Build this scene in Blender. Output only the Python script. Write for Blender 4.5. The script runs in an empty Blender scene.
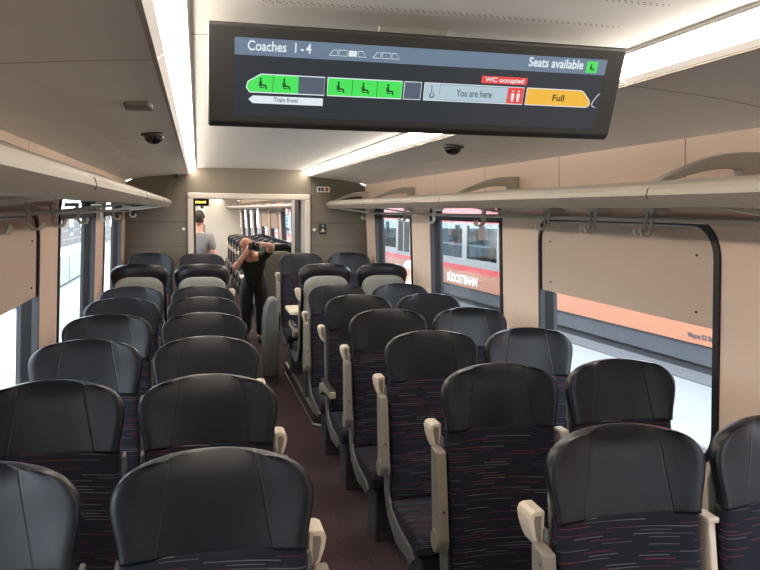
import bpy, bmesh, math, random
from mathutils import Vector, Matrix
PI = math.pi
sc = bpy.context.scene
C = sc.collection
random.seed(7)

# ------------------------------------------------------------------ materials
def mat(name, col, rough=.6, metal=0, spec=.5, emis=None, es=0, coat=0):
    m = bpy.data.materials.new(name); m.use_nodes = True
    b = m.node_tree.nodes['Principled BSDF']
    b.inputs['Base Color'].default_value = (*col, 1)
    b.inputs['Roughness'].default_value = rough
    b.inputs['Metallic'].default_value = metal
    b.inputs['Specular IOR Level'].default_value = spec
    b.inputs['Coat Weight'].default_value = coat
    if emis:
        b.inputs['Emission Color'].default_value = (*emis, 1)
        b.inputs['Emission Strength'].default_value = es
    return m

class NT:
    def __init__(s, m): s.t = m.node_tree; s.b = s.t.nodes['Principled BSDF']
    def n(s, typ, **k):
        x = s.t.nodes.new(typ)
        for a, v in k.items(): setattr(x, a, v)
        return x
    def l(s, a, b): s.t.links.new(a, b)
    def math(s, op, a, b=None, c=None):
        x = s.n('ShaderNodeMath', operation=op)
        for i, v in enumerate((a, b, c)):
            if v is None: continue
            if isinstance(v, (int, float)): x.inputs[i].default_value = v
            else: s.l(v, x.inputs[i])
        return x.outputs[0]
    def mix(s, f, a, b):
        x = s.n('ShaderNodeMix', data_type='RGBA')
        if isinstance(f, (int, float)): x.inputs[0].default_value = f
        else: s.l(f, x.inputs[0])
        for i, v in ((6, a), (7, b)):
            if isinstance(v, tuple): x.inputs[i].default_value = (*v, 1)
            else: s.l(v, x.inputs[i])
        return x.outputs[2]

def mottled(name, c1, c2, scale=8, rough=.6, bump=0, coat=0):
    m = mat(name, c1, rough, coat=coat); t = NT(m)
    tc = t.n('ShaderNodeTexCoord'); no = t.n('ShaderNodeTexNoise'); no.inputs['Scale'].default_value = scale
    no.inputs['Detail'].default_value = 4
    t.l(tc.outputs['Object'], no.inputs['Vector'])
    t.l(t.mix(no.outputs['Fac'], c1, c2), t.b.inputs['Base Color'])
    if bump:
        bp = t.n('ShaderNodeBump'); bp.inputs['Strength'].default_value = bump; bp.inputs['Distance'].default_value = .002
        t.l(no.outputs['Fac'], bp.inputs['Height']); t.l(bp.outputs[0], t.b.inputs['Normal'])
    return m

def fabric_mat():
    m = mat('striped_fabric', (.012, .013, .02), .85, spec=.2); t = NT(m)
    tc = t.n('ShaderNodeTexCoord'); sx = t.n('ShaderNodeSeparateXYZ'); t.l(tc.outputs['Object'], sx.inputs[0])
    oi = t.n('ShaderNodeObjectInfo')
    P = .0088
    # path along the seat: height of the back plus depth of the cushion
    h = t.math('SUBTRACT', sx.outputs['Z'], t.math('MULTIPLY', sx.outputs['Y'], .18))
    cush = t.math('LESS_THAN', sx.outputs['Z'], .50)
    h = t.math('ADD', h, t.math('MULTIPLY', t.math('MULTIPLY', sx.outputs['Y'], .82), cush))
    h = t.math('ADD', h, t.math('MULTIPLY', sx.outputs['X'], .03))
    q = t.math('DIVIDE', h, P); row = t.math('FLOOR', q); fr = t.math('FRACT', q)
    line = t.math('LESS_THAN', fr, .26)
    rowr = t.math('ADD', row, t.math('MULTIPLY', oi.outputs['Random'], 300))
    cell = t.math('FLOOR', t.math('DIVIDE', t.math('ADD', sx.outputs['X'], t.math('MULTIPLY', t.math('SINE', t.math('MULTIPLY', row, 12.9)), .4)), .085))
    cv = t.n('ShaderNodeCombineXYZ'); t.l(rowr, cv.inputs[0]); t.l(cell, cv.inputs[1])
    wn = t.n('ShaderNodeTexWhiteNoise'); t.l(cv.outputs[0], wn.inputs['Vector'])
    on = t.math('LESS_THAN', wn.outputs['Value'], .42)
    sc_ = t.n('ShaderNodeSeparateColor'); t.l(wn.outputs['Color'], sc_.inputs[0])
    isred = t.math('GREATER_THAN', sc_.outputs[1], .52)
    col = t.mix(isred, (.085, .082, .088), (.105, .018, .028))
    f = t.math('MULTIPLY', t.math('MULTIPLY', line, on), t.math('ADD', t.math('MULTIPLY', sc_.outputs[2], .6), .4))
    t.l(t.mix(f, (.007, .008, .014), col), t.b.inputs['Base Color'])
    return m

def leather_mat():
    m = mat('navy_leather', (.0055, .0065, .0105), .38, spec=.30); t = NT(m)
    tc = t.n('ShaderNodeTexCoord'); sx = t.n('ShaderNodeSeparateXYZ'); t.l(tc.outputs['Object'], sx.inputs[0])
    ax = t.math('ABSOLUTE', sx.outputs['X'])
    seam = t.math('SUBTRACT', .128, t.math('MULTIPLY', t.math('SUBTRACT', sx.outputs['Z'], .95), .16))
    d = t.math('ABSOLUTE', t.math('SUBTRACT', ax, seam))
    g = t.math('SMOOTH_MIN', t.math('DIVIDE', d, .004), 1.0, .2)
    no = t.n('ShaderNodeTexNoise'); no.inputs['Scale'].default_value = 320; t.l(tc.outputs['Object'], no.inputs['Vector'])
    hh = t.math('ADD', g, t.math('MULTIPLY', no.outputs['Fac'], .12))
    bp = t.n('ShaderNodeBump'); bp.inputs['Strength'].default_value = .22; bp.inputs['Distance'].default_value = .003
    t.l(hh, bp.inputs['Height']); t.l(bp.outputs[0], t.b.inputs['Normal'])
    t.l(t.mix(g, (.001, .001, .001), (.0055, .0062, .0095)), t.b.inputs['Base Color'])
    n2 = t.n('ShaderNodeTexNoise'); n2.inputs['Scale'].default_value = 9; t.l(tc.outputs['Object'], n2.inputs['Vector'])
    t.l(t.math('ADD', t.math('MULTIPLY', n2.outputs['Fac'], .12), .31), t.b.inputs['Roughness'])
    return m

def panel_mat(name, col, lines_y=None, ymin=None, rough=.55, zmin=None):
    """painted panel with thin dark joints every lines_y metres (offset, pitch) along the train"""
    m = mat(name, col, rough); t = NT(m)
    tc = t.n('ShaderNodeTexCoord'); sx = t.n('ShaderNodeSeparateXYZ'); t.l(tc.outputs['Object'], sx.inputs[0])
    no = t.n('ShaderNodeTexNoise'); no.inputs['Scale'].default_value = 2.5; t.l(tc.outputs['Object'], no.inputs['Vector'])
    c2 = tuple(c * .93 for c in col)
    base = t.mix(no.outputs['Fac'], col, c2)
    off, p = lines_y
    fr = t.math('FRACT', t.math('DIVIDE', t.math('SUBTRACT', sx.outputs['Y'], off - .002), p))
    f = t.math('LESS_THAN', fr, .006 / p)
    if zmin: f = t.math('MULTIPLY', f, t.math('GREATER_THAN', sx.outputs['Z'], zmin))
    t.l(t.mix(f, base, tuple(c * .22 for c in col)), t.b.inputs['Base Color'])
    return m

M = {}
M['leather'] = leather_mat()
M['fabric'] = fabric_mat()
M['shell'] = mottled('grey_seat_shell', (.23, .23, .20), (.21, .21, .185), 5, .45)
M['shell_dark'] = mottled('grey_shell_rim', (.085, .085, .08), (.075, .075, .07), 5, .5)
M['cream'] = mottled('cream_plastic', (.50, .42, .33), (.46, .39, .305), 5, .4)
M['strip'] = mottled('beige_arm_plastic', (.16, .138, .11), (.145, .125, .10), 5, .5)
M['screwhead'] = mat('dark_screw', (.03, .03, .03), .4, .6)
M['black'] = mat('black_plastic', (.012, .012, .013), .35)
M['rubber'] = mat('black_rubber', (.012, .012, .015), .5)
M['base'] = mat('dark_pedestal', (.04, .04, .042), .5)
M['metal'] = mat('brushed_metal', (.45, .45, .44), .35, .9)
M['wall'] = panel_mat('cream_wall_panel', (.78, .61, .49), (2.52, 1.02), zmin=1.78)
M['blind'] = mottled('beige_blind_panel', (.56, .45, .36), (.54, .43, .345), 3, .6)
M['ceil'] = panel_mat('pale_ceiling_panel', (.90, .89, .86), (1.93, 2.02))
M['rack'] = mottled('beige_rack', (.29, .265, .225), (.275, .25, .213), 4, .45)
M['bracket'] = mottled('grey_rack_bracket', (.50, .48, .42), (.48, .46, .40), 4, .45)
M['frame'] = mottled('cream_door_frame', (.55, .50, .44), (.52, .475, .42), 4, .4)

# bulkhead : taupe laminate
M['bulk'] = mottled('taupe_laminate', (.150, .130, .100), (.140, .12, .093), 3, .5)
# centre ceiling with rows of pin holes
def holes_mat():
    m = mat('perforated_ceiling', (.82, .82, .80), .6); t = NT(m)
    tc = t.n('ShaderNodeTexCoord'); sx = t.n('ShaderNodeSeparateXYZ'); t.l(tc.outputs['Object'], sx.inputs[0])
    def fr(v, off, p): return t.math('FRACT', t.math('DIVIDE', t.math('SUBTRACT', v, off), p))
    y, x = sx.outputs['Y'], sx.outputs['X']
    def dots(yo, xo):
        dy = t.math('MULTIPLY', t.math('SUBTRACT', fr(y, yo - .095, .19), .5), .19)
        dx = t.math('MULTIPLY', t.math('SUBTRACT', fr(x, xo, .014), .5), .014)
        r = t.math('SQRT', t.math('ADD', t.math('MULTIPLY', dx, dx), t.math('MULTIPLY', dy, dy)))
        return t.math('LESS_THAN', r, .0026)
    f = t.math('MAXIMUM', dots(1.41, 0), dots(1.42, .007))
    f = t.math('MULTIPLY', f, t.math('LESS_THAN', t.math('ABSOLUTE', x), .40))
    f = t.math('MULTIPLY', f, t.math('LESS_THAN', y, 1.64))
    jf = t.math('LESS_THAN', fr(y, 1.928, 2.02), .003)
    f = t.math('MAXIMUM', f, jf)
    t.l(t.mix(f, (.82, .82, .80), (.10, .10, .09)), t.b.inputs['Base Color'])
    return m
M['ceil_mid'] = holes_mat()
# carpet
def carpet_mat():
    m = mat('maroon_carpet', (.07, .04, .045), .95, spec=.1); t = NT(m)
    tc = t.n('ShaderNodeTexCoord'); no = t.n('ShaderNodeTexNoise'); no.inputs['Scale'].default_value = 140
    t.l(tc.outputs['Object'], no.inputs['Vector'])
    cr = t.n('ShaderNodeValToRGB'); cr.color_ramp.elements[0].position = .35; cr.color_ramp.elements[1].position = .68
    cr.color_ramp.elements[0].color = (.022, .015, .017, 1); cr.color_ramp.elements[1].color = (.085, .055, .058, 1)
    t.l(no.outputs['Fac'], cr.inputs[0]); t.l(cr.outputs[0], t.b.inputs['Base Color'])
    bp = t.n('ShaderNodeBump'); bp.inputs['Distance'].default_value = .003; t.l(no.outputs['Fac'], bp.inputs['Height']); t.l(bp.outputs[0], t.b.inputs['Normal'])
    return m
M['carpet'] = carpet_mat()

def glass_mat(name, tint=(1, 1, 1), refl=1.0):
    m = bpy.data.materials.new(name); m.use_nodes = True; nt = m.node_tree; nt.nodes.clear()
    o = nt.nodes.new('ShaderNodeOutputMaterial'); tr = nt.nodes.new('ShaderNodeBsdfTransparent'); gl = nt.nodes.new('ShaderNodeBsdfGlossy')
    tr.inputs[0].default_value = (*tint, 1); gl.inputs['Roughness'].default_value = .02
    fz = nt.nodes.new('ShaderNodeFresnel'); fz.inputs[0].default_value = 1.45
    mu = nt.nodes.new('ShaderNodeMath'); mu.operation = 'MULTIPLY'; mu.inputs[1].default_value = refl
    mx = nt.nodes.new('ShaderNodeMixShader')
    nt.links.new(fz.outputs[0], mu.inputs[0]); nt.links.new(mu.outputs[0], mx.inputs[0])
    nt.links.new(tr.outputs[0], mx.inputs[1]); nt.links.new(gl.outputs[0], mx.inputs[2]); nt.links.new(mx.outputs[0], o.inputs[0])
    return m
M['glass'] = glass_mat('window_glass', (.93, .97, .98), .35)
M['glass_dark'] = glass_mat('tinted_glass', (.55, .64, .66), .7)

# ------------------------------------------------------------------ mesh helpers
def obj(name, bm, m=None, parent=None, smooth=False, bevel=0, seg=2, loc=None, rot=None, recalc=True):
    if recalc: bmesh.ops.recalc_face_normals(bm, faces=bm.faces)
    me = bpy.data.meshes.new(name); bm.to_mesh(me); bm.free()
    o = bpy.data.objects.new(name, me); C.objects.link(o)
    if m is not None: me.materials.append(M[m] if isinstance(m, str) else m)
    if parent is not None: o.parent = parent
    if loc is not None: o.location = loc
    if rot is not None: o.rotation_euler = rot
    if bevel:
        md = o.modifiers.new('bevel', 'BEVEL'); md.width = bevel; md.segments = seg; md.limit_method = 'ANGLE'
    if smooth:
        for p in me.polygons: p.use_smooth = True
    return o
def NB(): return bmesh.new()
def box(bm, x0, x1, y0, y1, z0, z1):
    vs = [bm.verts.new((x, y, z)) for x in (x0, x1) for y in (y0, y1) for z in (z0, z1)]
    for q in ((0, 1, 3, 2), (4, 6, 7, 5), (0, 4, 5, 1), (2, 3, 7, 6), (0, 2, 6, 4), (1, 5, 7, 3)):
        bm.faces.new([vs[i] for i in q])
    return bm
def prism(bm, pts, axis, a, b):
    """extrude closed polygon pts (2D) along axis from a to b. axis 0: pts=(y,z); 1: pts=(x,z); 2: pts=(x,y)"""
    def p3(p, t): return [(t, p[0], p[1]), (p[0], t, p[1]), (p[0], p[1], t)][axis]
    A = [bm.verts.new(p3(p, a)) for p in pts]; B = [bm.verts.new(p3(p, b)) for p in pts]
    n = len(pts)
    bm.faces.new(A); bm.faces.new(B)
    for i in range(n): bm.faces.new((A[i], A[(i + 1) % n], B[(i + 1) % n], B[i]))
    return bm
def tube(bm, pts, r, n=8, cap=True):
    pts = [Vector(p) for p in pts]; rings = []
    up = None
    for i, p in enumerate(pts):
        d = (pts[min(i + 1, len(pts) - 1)] - pts[max(i - 1, 0)]).normalized()
        if up is None: up = Vector((0, 0, 1)) if abs(d.z) < .9 else Vector((1, 0, 0))
        s = d.cross(up).normalized(); up = s.cross(d).normalized()
        rr = r[i] if isinstance(r, (list, tuple)) else r
        rings.append([bm.verts.new(p + (s * math.cos(2 * PI * k / n) + up * math.sin(2 * PI * k / n)) * rr) for k in range(n)])
    for a, b in zip(rings, rings[1:]):
        for k in range(n): bm.faces.new((a[k], a[(k + 1) % n], b[(k + 1) % n], b[k]))
    if cap: bm.faces.new(rings[0]); bm.faces.new(rings[-1])
    return bm
def ellipsoid(bm, c, r, seg=16, rings=10, rot=None):
    mt = Matrix.Translation(c) @ (rot.to_4x4() if rot else Matrix.Identity(4)) @ Matrix.Diagonal((*r, 1))
    bmesh.ops.create_uvsphere(bm, u_segments=seg, v_segments=rings, radius=1, matrix=mt)
    return bm
def cyl(bm, c, r, h, axis=2, n=24, r2=None):
    rot = {0: Matrix.Rotation(PI / 2, 4, 'Y'), 1: Matrix.Rotation(PI / 2, 4, 'X'), 2: Matrix.Identity(4)}[axis]
    bmesh.ops.create_cone(bm, cap_ends=True, segments=n, radius1=r, radius2=r if r2 is None else r2, depth=h, matrix=Matrix.Translation(c) @ rot)
    return bm
def empty(name, loc=(0, 0, 0), rz=0):
    o = bpy.data.objects.new(name, None); C.objects.link(o); o.location = loc; o.rotation_euler = (0, 0, rz); o.empty_display_size = .1
    return o
def tag(o, label, cat, group=None):
    o['label'] = label; o['category'] = cat
    if group: o['group'] = group
    return o
def struct(o, label=None):
    o['kind'] = 'structure'
    if label: o['label'] = label
    return o
def kids(o): return KIDS.get(o.name, [])
KIDS = {}
def copy_tree(o, parent=None):
    c = o.copy(); C.objects.link(c)
    if parent is not None: c.parent = parent
    for ch in [x for x in list(bpy.data.objects) if x.parent == o]: copy_tree(ch, c)
    return c
def text(name, body, size, m, parent, loc, rot=(PI / 2, 0, 0), ext=.0004, align='LEFT', sx=1.0, bold=0.0):
    cu = bpy.data.curves.new(name, 'FONT'); cu.body = body; cu.size = size; cu.extrude = ext; cu.align_x = align; cu.align_y = 'BOTTOM_BASELINE'
    cu.materials.append(M[m] if isinstance(m, str) else m); cu.offset = bold
    o = bpy.data.objects.new(name, cu); C.objects.link(o)
    # turn the lettering into a mesh of its own
    dg = bpy.context.evaluated_depsgraph_get(); me = bpy.data.meshes.new_from_object(o.evaluated_get(dg))
    bpy.data.objects.remove(o); o = bpy.data.objects.new(name, me); C.objects.link(o)
    o.parent = parent; o.location = loc; o.rotation_euler = rot; o.scale = (sx, 1, 1)
    return o

# ------------------------------------------------------------------ the room
H0, TILT = 1.985, .045          # wall top height, lean of the side walls
def wx(z): return 1.228 + (H0 - z) * TILT
YN, YB = -2.0, 8.1

def rrect(y0, y1, z0, z1, r, n=8):
    pts = []
    for cy, cz, a0 in ((y1 - r, z1 - r, 0), (y0 + r, z1 - r, 90), (y0 + r, z0 + r, 180), (y1 - r, z0 + r, 270)):
        for i in range(n + 1):
            a = math.radians(a0 + 90 * i / n); pts.append((cy + r * math.cos(a), cz + r * math.sin(a)))
    return pts
def outer_pts(y0, y1, z0, z1, pts, n=8):
    """matching points on the surrounding rectangle"""
    out = []; k = 0
    for q in range(4):
        for i in range(n + 1):
            py, pz = pts[q * (n + 1) + i]; half = n // 2
            Y = y1 if q in (0, 3) else y0; Z = z1 if q in (0, 1) else z0
            first_side_is_y = q in (0, 2)
            if i == half: out.append((Y, Z))
            elif (i < half) == first_side_is_y: out.append((Y, pz))
            else: out.append((py, Z))
    return out
WINS = [(-1.63, -.19), (.35, 1.79), (2.33, 3.77), (4.31, 5.73), (6.31, 7.64)]
WZ0, WZ1, WR = .80, 1.80, .13
def wallpt(side, y, z, d=0): return (side * (wx(z) + d), y, z)
def build_wall(side, name, wins, yn, yb, top=2.0, wm='wall', z1w=WZ1):
    bm = NB()
    def quad(ya, yb_, za, zb):
        vs = [bm.verts.new(wallpt(side, y, z)) for y, z in ((ya, za), (yb_, za), (yb_, zb), (ya, zb))]; bm.faces.new(vs)
    cells = []; ya = yn
    for i, (a, b) in enumerate(wins):
        nb = (b + wins[i + 1][0]) / 2 if i + 1 < len(wins) else yb
        cells.append((ya, nb, a, b)); ya = nb
    for ca, cb, a, b in cells:
        quad(ca, cb, 0, .6); quad(ca, cb, 1.9, top)
        z1 = 1.69 if (a, b) in BLIND else z1w
        pin = rrect(a, b, WZ0, z1, WR); po = outer_pts(ca, cb, .6, 1.9, pin)
        A = [bm.verts.new(wallpt(side, *p)) for p in pin]; B = [bm.verts.new(wallpt(side, *p)) for p in po]
        for i in range(len(A)):
            j = (i + 1) % len(A)
            vs = [A[i], A[j], B[j], B[i]]
            try: bm.faces.new(vs)
            except Exception: pass
    bmesh.ops.remove_doubles(bm, verts=bm.verts, dist=1e-5)
    o = obj(name, bm, wm)
    return struct(o)
BLIND = {WINS[0], WINS[1], WINS[2]}
def build_window(side, name, a, b, blind=False, transom=True, depth=.062, z1=None):
    z1 = z1 or (1.69 if blind else WZ1)
    root = empty(name, (side * 1.25, (a + b) / 2, 1.25))
    def loc(v): return (v[0] - root.location.x, v[1] - root.location.y, v[2] - root.location.z)
    bm = NB()
    inn = rrect(a + .012, b - .012, WZ0 + .012, z1 - .012, WR - .012); out = rrect(a - .020, b + .008, WZ0 - .010, z1 + .010, WR + .01)
    deep = rrect(a + .03, b - .03, WZ0 + .03, z1 - .03, WR - .03)
    rings = []
    for pts, d in ((out, -.001), (out, -.009), (inn, -.009), (inn, .02), (deep, depth), (deep, depth + .02), (out, depth + .02), (out, -.001)):
        rings.append([bm.verts.new(loc(wallpt(side, *p, d))) for p in pts])
    n = len(inn)
    for A, B in zip(rings, rings[1:]):
        for i in range(n): bm.faces.new((A[i], A[(i + 1) % n], B[(i + 1) % n], B[i]))
    bmesh.ops.remove_doubles(bm, verts=bm.verts, dist=1e-5)
    obj('rubber_seal', bm, 'rubber', root)
    bm = NB(); A = [bm.verts.new(loc(wallpt(side, *p, depth))) for p in deep]; bm.faces.new(A)
    g = obj('glass_pane', bm, 'glass', root)
    if transom:
        bm = NB(); zt = 1.672
        prism(bm, [(side * (wx(zt) + d) - root.location.x, zt + dz - root.location.z) for d, dz in ((.0, -.018), (depth + .01, -.018), (depth + .01, .018), (.0, .018))], 1, a + .02 - root.location.y, b - .02 - root.location.y)
        obj('transom', bm, 'rubber', root)
    if blind:
        zb = 1.31
        pts = [p for p in rrect(a + .022, b - .016, WZ0, z1 - .016, WR - .02) if p[1] > zb] ; pts = [(b - .016, zb)] + pts + [(a + .022, zb)]
        bm = NB(); A = [bm.verts.new(loc(wallpt(side, *p, .004))) for p in pts]; B = [bm.verts.new(loc(wallpt(side, *p, .012))) for p in pts]
        bm.faces.new(A); bm.faces.new(B)
        for i in range(len(A)): bm.faces.new((A[i], A[(i + 1) % len(A)], B[(i + 1) % len(A)], B[i]))
        bl = obj('blind_panel', bm, 'blind', root); bl['label'] = 'beige panel covering the upper half of the window'
        for y in (a + .12, b - .12):
            for z in (1.36, 1.57):
                bm = NB(); cyl(bm, loc(wallpt(side, y, z, .002)), .0042, .006, 0, 12); obj('screw', bm, 'screwhead', bl)
    return struct(root)
for side, nm in ((1, 'right'), (-1, 'left')):
    build_wall(side, 'wall_' + nm, WINS, YN, YB)
k = 1
WLAB = ['window behind the viewer', 'window beside the viewer', 'large window with its upper half boarded by a beige panel', 'clear window in the middle of the wall', 'narrow window nearest the bulkhead']
for side, nm in ((1, 'right'), (-1, 'left')):
    for i, w in enumerate(WINS):
        o = build_window(side, 'window_%d' % k, *w, blind=(w in BLIND), transom=(w not in BLIND)); o['label'] = WLAB[i] + ', %s wall' % nm; k += 1

# floor and raised podium
bm = box(NB(), -1.36, 1.36, YN, 27, -.06, 0); struct(obj('floor', bm, 'carpet'))
for s, nm in ((1, 'right'), (-1, 'left')):
    root = empty('podium', (s * .85, 6.9, 0))
    x0, x1 = (.36, 1.30) if s > 0 else (-1.30, -.36)
    pts = [(x0, 5.95), (x0 + s * 0, 7.98), (x1, 7.98), (x1, 5.80), (.52 if s > 0 else -.52, 5.80)]
    if s < 0: pts = [(x1, 5.95), (x1, 7.98), (x0, 7.98), (x0, 5.80), (-.52, 5.80)]
    bm = prism(NB(), [(p[0] - root.location.x, p[1] - root.location.y) for p in pts], 2, .0, .11); obj('step_body', bm, 'carpet', root)
    e = s * .36 - root.location.x
    bm = tube(NB(), [(e, 7.95 - 6.9, .112), (e, 5.95 - 6.9, .112), (s * .52 - root.location.x, 5.80 - 6.9, .112), (s * 1.2 - root.location.x, 5.80 - 6.9, .112)], .012, 6)
    obj('step_nosing', bm, 'metal', root)
    bm = tube(NB(), [(e - s * .012, 7.95 - 6.9, .012), (e - s * .012, 5.94 - 6.9, .012), (s * .515 - root.location.x, 5.785 - 6.9, .012)], .008, 6)
    obj('skirting_strip', bm, 'metal', root)
    root['label'] = 'raised seat platform with metal nosing on the %s of the aisle' % nm
    root['kind'] = 'structure'

# ceiling
prof = [(1.2275, 2.000), (1.17, 2.012), (1.09, 2.026), (.954, 2.046), (.80, 2.060), (.63, 2.072)]
for s, nm in ((1, 'right'), (-1, 'left')):
    bm = NB(); rows = []
    full = prof + [(.63, 2.12), (.80, 2.11), (1.27, 2.03)]
    prism(bm, [(s * x, z) for x, z in full], 1, YN, YB)
    struct(obj('ceiling_' + nm, bm, 'ceil'))
bm = NB(); pts = [(-.552, 2.137), (-.3, 2.142), (0, 2.144), (.3, 2.142), (.552, 2.137), (.552, 2.17), (-.552, 2.17)]
prism(bm, pts, 1, YN, YB); struct(obj('ceiling', bm, 'ceil_mid'))
# light strips : one diffuser per two metre length
M['light'] = mat('lit_diffuser', (.9, .88, .82), .4, emis=(1.0, .86, .72), es=24.0)
M['lip_white'] = mat('pale_trim_lip', (.55, .53, .49), .5)
M['skirt'] = mat('dimly_lit_skirt', (.8, .76, .70), .4, emis=(1.0, .86, .74), es=.42)
M['cove'] = mat('cove_white', (.75, .74, .70), .5)
LSEG = [(-2.0, -.09), (-.09, 1.93), (1.93, 3.95), (3.95, 5.97), (5.97, 8.08)]
for s, nm in ((1, 'right'), (-1, 'left')):
    for i, (a, b) in enumerate(LSEG):
        r = empty('ceiling_light', (s * .59, (a + b) / 2, 2.1)); ym = (a + b) / 2
        dz = [(.604, 2.087), (.600, 2.090), (.575, 2.108), (.556, 2.132), (.566, 2.142), (.60, 2.12), (.612, 2.10)]
        bm = prism(NB(), [(s * x - r.location.x, z - 2.1) for x, z in dz], 1, a + .004 - ym, b - .004 - ym); obj('diffuser', bm, 'light', r)
        bm = prism(NB(), [(s * x - r.location.x, z - 2.1) for x, z in ((.622, 2.076), (.6045, 2.0865), (.6125, 2.0995), (.628, 2.09))], 1, a + .003 - ym, b - .003 - ym); obj('diffuser_skirt', bm, 'skirt', r)
        bm = NB()
        prism(bm, [(s * x - r.location.x, z - 2.1) for x, z in ((.621, 2.070), (.632, 2.070), (.634, 2.10), (.629, 2.10))], 1, a + .001 - ym, b - .001 - ym)
        obj('edge_trim', bm, 'bracket', r)
        bm = prism(NB(), [(s * x - r.location.x, z - 2.1) for x, z in ((.5535, 2.150), (.5535, 2.131), (.5495, 2.128), (.5455, 2.131), (.5455, 2.150))], 1, a + .001 - ym, b - .001 - ym)
        obj('inner_lip', bm, 'lip_white', r)
        pos = ['behind the camera', 'beside the hanging screen', 'second one before the far bulkhead row of three', 'second from the bulkhead', 'touching the bulkhead'][i]
        pos = ['stretch behind the viewer', 'nearest stretch, beside the hanging screen', 'stretch just beyond the hanging screen', 'middle stretch, above the mid window', 'farthest stretch, ending at the bulkhead'][i]
        tag(r, 'glowing strip light of the %s ceiling line, %s' % (nm, pos), 'strip light', 'strip lights along the ceiling')
# near end wall (behind the camera)
bm = prism(NB(), [(-1.31, 0), (1.31, 0), (1.228, 1.99), (.63, 2.17), (-.63, 2.17), (-1.228, 1.99)], 1, YN - .05, YN); struct(obj('wall_near', bm, 'bulk'))

# bulkhead wall with doorway
DO, DZ = .60, 1.855
bm = NB()
cz = lambda x: next(z0 + (z1 - z0) * (abs(x) - x0) / (x1 - x0) for (x1, z1), (x0, z0) in zip(prof, prof[1:]) if x0 <= abs(x) <= x1) if abs(x) > .63 else 2.12
for s in (1, -1):
    pts = [(s * DO, 0), (s * 1.31, 0), (s * 1.27, 1.1), (s * 1.228, 1.985)] + [(s * x, z) for x, z in prof[1:]] + [(s * .62, 2.165), (s * DO, 2.165)]
    prism(bm, pts, 1, YB, YB + .05)
prism(bm, [(-DO, DZ), (DO, DZ), (DO, 2.165), (-DO, 2.165)], 1, YB, YB + .05)
struct(obj('wall_far', bm, 'bulk'))
M['seam'] = mat('dark_joint', (.06, .05, .04), .7)
for s, nm in ((1, 'right'), (-1, 'left')):
    bm = NB()
    for z in (1.585, 1.338, 1.09): box(bm, min(s * .655, s * 1.24), max(s * .655, s * 1.24), YB - .002, YB, z - .003, z + .003)
    box(bm, s * .648 - .003, s * .648 + .003, YB - .002, YB, 0, 2.07)
    struct(obj('trim_%d' % (1 if s > 0 else 2), bm, 'seam'))
# door frame
root = empty('door_1', (0, YB, 0))
for s in (1, -1):
    bm = box(NB(), min(s * .575, s * .632), max(s * .575, s * .632), -.035, .08, 0, 1.825); obj('door_jamb', bm, 'frame', root, bevel=.008)
bm = box(NB(), -.632, .632, -.035, .08, 1.825, 1.885); obj('door_header', bm, 'frame', root, bevel=.012)
struct(root, 'open doorway in the bulkhead with a cream frame')
# ------------------------------------------------------------------ gangway and far coach
GX = .575
root_g = []
for s, nm in ((1, 'right'), (-1, 'left')):
    for i, (a, b, m_) in enumerate(((YB + .08, 8.42, 'frame'), (8.42, 8.80, 'shell_dark'), (8.80, 9.10, 'frame'))):
        x = GX - .01 * (i == 1) + (0 if i < 2 else -.02)
        bm = box(NB(), min(s * x, s * (x + .05)), max(s * x, s * (x + .05)), a, b, 0, 1.92)
        if m_ == 'shell_dark':
            for k2 in range(5): box(bm, min(s * (x - .012), s * x), max(s * (x - .012), s * x), a + .03 + .075 * k2, a + .06 + .075 * k2, 0, 1.92)
        struct(obj('wall_gangway_' + nm, bm, m_))
bm = box(NB(), -.65, .65, YB + .08, 9.10, 1.90, 1.96); struct(obj('ceiling_gangway', bm, 'shell_dark'))
# far coach, turned slightly to the left
FC = empty('far_coach_origin', (0, 9.1, 0), math.radians(1.3))
FM = Matrix.Translation((0, 9.1, 0)) @ Matrix.Rotation(math.radians(1.3), 4, 'Z')
bpy.data.objects.remove(FC)
def place_far(o):
    o.matrix_basis = FM @ o.matrix_basis
    return o
FL = 17.0
fw = [(.9 + 1.98 * i, 2.33 + 1.98 * i) for i in range(8)]
fb = {fw[3], fw[4]}
BL0 = BLIND; BLIND = fb
for side, nm in ((1, 'right'), (-1, 'left')):
    o = build_wall(side, 'wall_far_' + nm, fw, 0, FL); place_far(o)
    bm = prism(NB(), [(side * x, z) for x, z in prof + [(.63, 2.12), (.80, 2.11), (1.27, 2.03)]], 1, 0, FL); place_far(struct(obj('ceiling_far_' + nm, bm, 'ceil')))
    for w in fw:
        o = build_window(side, 'window_%d' % k, *w, blind=(w in fb), transom=False); k += 1
        o['label'] = 'window of the coach beyond the doorway, %s wall' % nm; place_far(o)
BLIND = BL0
bm = prism(NB(), [(-.56, 2.14), (.56, 2.14), (.56, 2.17), (-.56, 2.17)], 1, 0, FL); place_far(struct(obj('ceiling_far', bm, 'ceil')))
for s in (1, -1):
    for a, b in ((0.02, 4.2), (4.22, 8.4), (8.42, 12.6), (12.62, FL)):
        bm = prism(NB(), [(s * x, z) for x, z in ((.622, 2.076), (.575, 2.108), (.556, 2.132), (.60, 2.135), (.628, 2.09))], 1, a, b)
        o = place_far(obj('ceiling_light', bm, 'light'))
        tag(o, 'strip light on the ceiling of the coach beyond the doorway', 'strip light', 'strip lights in the far coach')
bm = prism(NB(), [(-1.31, 0), (1.31, 0), (1.228, 1.99), (.63, 2.17), (-.63, 2.17), (-1.228, 1.99)], 1, FL, FL + .05); place_far(struct(obj('wall_far_end', bm, M['bracket'])))
bm = NB()
for s in (1, -1): prism(bm, [(s * .60, 0), (s * 1.31, 0), (s * 1.228, 1.985), (s * .63, 2.14), (s * .60, 2.14)], 1, 0.0, .05)
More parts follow.
